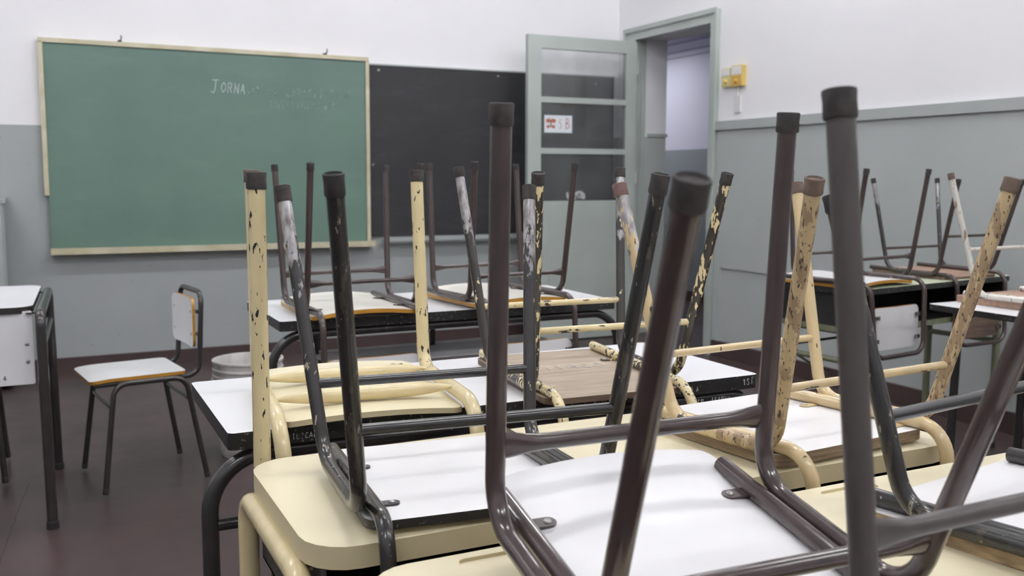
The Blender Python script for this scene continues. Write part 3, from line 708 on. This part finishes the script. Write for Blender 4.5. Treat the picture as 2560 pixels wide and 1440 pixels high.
def desk_S(label, x0, x1, y0, y1, zt, th, r_cor, face, edge, mat, r=.015, out=.012, drop=.04, boxm='dark_metal', lip=None, yaw=0, bev=.008, grooves=(), splay=.02, dep=.12, ys=None, group='school desks', name='school_desk', legs2=True, rung_drop=.115):
    """desk with loop shaped side frames running front to back just outside its ends"""
    cx, cy = (x0+x1)/2, (y0+y1)/2; a, b = (x1-x0)/2, (y1-y0)/2
    mw = Matrix.Translation((cx, cy, 0)) @ Matrix.Rotation(yaw, 4, 'Z')
    t = thing(name, label, 'desk', mw, group)
    bm = bmesh.new(); sheet(bm, a, b, r_cor, th, lambda x, y: zt, 8, 6, bev=bev, seg=3)
    tp = obj('desktop', bm, [face, edge], t, smooth=True)
    if grooves:
        cut = bmesh.new()
        for gx, gw in grooves:
            sheet(cut, gw, .011, .010, .02, lambda x, y: zt+.01, 4, 2, cx=gx-cx, cy=b-.026)
        bmesh.ops.recalc_face_normals(cut, faces=cut.faces)
        me = bpy.data.meshes.new('cut'); cut.to_mesh(me); cut.free(); co = bpy.data.objects.new('cut', me); COL.objects.link(co); co.parent = t
        co.location.z = .006
        md = tp.modifiers.new('groove', 'BOOLEAN'); md.object = co; md.operation = 'DIFFERENCE'; md.solver = 'EXACT'
        bpy.context.view_layer.update()
        ev = tp.evaluated_get(bpy.context.evaluated_depsgraph_get()); nm = bpy.data.meshes.new_from_object(ev)
        tp.modifiers.clear(); old = tp.data; tp.data = nm; nm.name = 'desktop'
        bpy.data.objects.remove(co); bpy.data.meshes.remove(me); bpy.data.meshes.remove(old)
    ya, yb = ys or (-b+.03, b-.03)
    for sx in (-1, 1):
        xx = sx*(a+out); zr = zt-drop
        for sy, ye in ((-1, ya), (1, yb)):
            ym = (ya+yb)/2
            pts = fillet([(xx, ym, zr), (xx, ye, zr), (xx+sx*splay, ye+sy*splay*.3, .004)], [0, .045, 0], 8)
            lg = tubeo('leg', pts, r, mat, t, 14); foot((xx+sx*splay, ye+sy*splay*.3), r, 'cap_black', lg)
        tubeo('side_rung', [(xx+sx*splay*rung_drop/zr, ya, zr-rung_drop), (xx+sx*splay*rung_drop/zr, yb, zr-rung_drop)], r*.75, mat, t, 10)
        for yy in (ya+.05, yb-.05):
            boxo('bracket', (min(sx*(a-.02), xx), yy-.012, zr-.004), (max(sx*(a-.02), xx), yy+.012, zr+.0005), mat, t)
    if boxm: book_box(t, a, b, zt, th, boxm, dep, lip)
    return t
# nearest cream double desk
desk_S('nearest cream double desk, rounded corners and pencil grooves, at the bottom of the picture', .300, 1.47, .545, 1.0, .758, .03, .055, 'cream_top', 'cream_side', 'cream_clean', grooves=((.50, .09), (1.012, .05)), boxm='dark_metal', ys=(-.2, .19))
# desk under the blurred chair (just below the frame)
desk_S('cream desk just below the frame under the blurred tall chair leg', .42, 1.52, .02, .46, .79, .028, .05, 'cream_top', 'cream_side', 'cream_clean', ys=(-.19, .18))
# second cream desk
desk_S('second cream double desk with rounded thick top and cream loop legs, left of centre', .263, 1.362, 1.075, 1.478, .7585, .029, .062, 'cream_top', 'cream_side', 'cream_clean', r=.0155, out=.004, drop=.044, boxm='dark_metal', ys=(-.175, .175), splay=.0, rung_drop=.30)
# middle white desk
dq = desk_T('middle white desk with scribbled black edge and bent black legs', .262, 1.405, 1.63, 2.085, .766, .030, .012, 'white_lam', 'black_edge', 'dark', r=.0145, over=.030, rung=True)
def wr(t, txt, px, z, h, mat='scratch_white', yoff=-.2275, wd=.6): write('scribble', txt, (px-.8335, yoff-.0017, z), (1, 0, 0), (0, 0, 1), h, mat, t, wd, .1, .1)
wr(dq, '2.A.PS LOSI..', .98, .745, .014); wr(dq, 'SY', .72, .744, .012); wr(dq, 'IL.CAA', .37, .744, .010)
wr(dq, '1ST', 1.36, .745, .014); wr(dq, 'IC.LU.A', 1.19, .744, .010)
wr(dq, "SR..1S1RYM", 1.235, .715, .012, yoff=-.2325)
# far white desk
dr_ = desk_T('far white double desk with dark chipped edge, in front of the blackboard wall', .603, 1.755, 2.775, 3.285, .778, .030, .012, 'white_lam', 'black_edge', 'dark', r=.014, tray=(.765, 1.60, 2.83, 3.06, .62), over=.02)
# teacher's desk, left
tv = desk_S('white teacher desk with grey tube frame and white front panel at the left edge', -1.25, -.036, 3.60, 4.32, .762, .022, .06, 'white_lam', 'grey_tube', 'grey_tube', r=.0172, out=.024, drop=.020, boxm=None, ys=(-.40, .33), splay=.004, yaw=-.04, bev=.004, group=None, name='teacher_desk')
bm = bmesh.new(); sheet(bm, .578, .125, .006, .012, lambda x, y: 0, 4, 3, frame=lambda x, y, z: (x+.026, -.352-z, .622+y-.0))
pn = obj('front_panel', bm, ['white_lam', 'white_lam'], tv)
for dx in (.585, -.50):
    for dz in (.575, .635):
        bm = bmesh.new(); lathe(bm, [(.007, 0), (.006, .003), (.003, .005)], (dx, -.352, dz), (0, -1, 0), 10); obj('bolt', bm, 'steel', pn, smooth=True)
write('scribble', 'L.6.4', (.46, -.3526, .515), (1, 0, 0), (0, 0, 1), .016, 'pencil', pn, .6, .12, .08)
bm = bmesh.new(); tube(bm, fillet([(-.56, -.345, .728), (.50, -.345, .728), (.575, -.28, .728), (.575, .3, .728)], .06, 6), .010, 10); obj('edge_tube', bm, 'grey_tube', tv, smooth=True)
# right hand single desks
tj = desk_S('double desk with pale green top, open black box and olive legs near right wall', 2.731, 3.771, 2.716, 3.136, .7725, .022, .02, 'green_top', 'black_edge', 'olive', r=.016, out=-.035, drop=.17, boxm='black_box', lip='olive', yaw=.12, bev=.003, ys=(-.18, .15), splay=.0, dep=.14, rung_drop=.12)
tubeo('brace', [(-.50, .15, .50), (-.24, .15, .36)], .006, 'olive', tj, 8)
tubeo('stretcher', [(-.49, .15, .51), (.48, .15, .51)], .006, 'dark', tj, 8)
desk_T('single desk with thin white top and black bent legs at the right edge', 2.713, 3.33, 1.87, 2.30, .768, .02, .02, 'white_lam', 'black_edge', 'dark', r=.0145, over=-.01, inset=.12)

# ------------------------------------------------------------ bucket
bk = thing('bucket', 'white plastic bucket on the floor behind the middle desk', 'bucket', Matrix.Translation((.762, 4.16, 0)) @ Matrix.Diagonal((1.07, 1.07, 1.11, 1)))
bm = bmesh.new()
pr = [(.0005, .0), (.112, .0), (.116, .006), (.124, .10), (.131, .26), (.1325, .285), (.138, .288), (.138, .294), (.133, .297), (.1335, .31), (.139, .313), (.139, .319), (.134, .322), (.1345, .335), (.140, .338), (.140, .344), (.135, .348), (.136, .366), (.141, .370), (.1405, .377), (.136, .378), (.133, .37), (.129, .27), (.120, .08), (.110, .006), (.0005, .005)]
lathe(bm, pr, (0, 0, 0), (0, 0, 1), 40, closed=False); bmesh.ops.remove_doubles(bm, verts=bm.verts, dist=1e-4)
obj('shell', bm, 'bucket', bk, smooth=True)
for s in (-1, 1):
    bm = bmesh.new(); lathe(bm, [(.012, 0), (.012, .01), (.008, .013)], (s*.134, 0, .30), (s, 0, 0), 12); obj('handle_lug', bm, 'bucket', bk, smooth=True)
tubeo('handle', [(.147*math.cos(a), -.147*math.sin(a)*.55, .30-.147*math.sin(a)*.83) for a in [math.pi*k/24 for k in range(25)]], .0022, 'steel', bk, 6)
# chalk scrawl on the brown seat underside
for o_ in list(COL.objects):
    if o_.type == 'EMPTY' and 'bare brown plywood' in o_.get('label', ''):
        write('chalk_writing', "11RCO", (-.06, .05, -.0097), (1, 0, 0), (0, 1, 0), .035, 'scratch_white', o_, .7, .06, .12)
# floor crack
bm = bmesh.new(); P = []
x = 0.0
for k in range(30):
    P.append((-.105-.0050*k+rnd.uniform(-.004, .004), 4.1-.055*k, .0004))
for a, b in zip(P, P[1:]):
    v = [bm.verts.new(q) for q in ((a[0]-.0012, a[1], .0004), (a[0]+.0012, a[1], .0004), (b[0]+.0012, b[1], .0004), (b[0]-.0012, b[1], .0004))]; bm.faces.new(v)
ck = obj('crack', bm, 'black_box', bpy.data.objects['floor'])
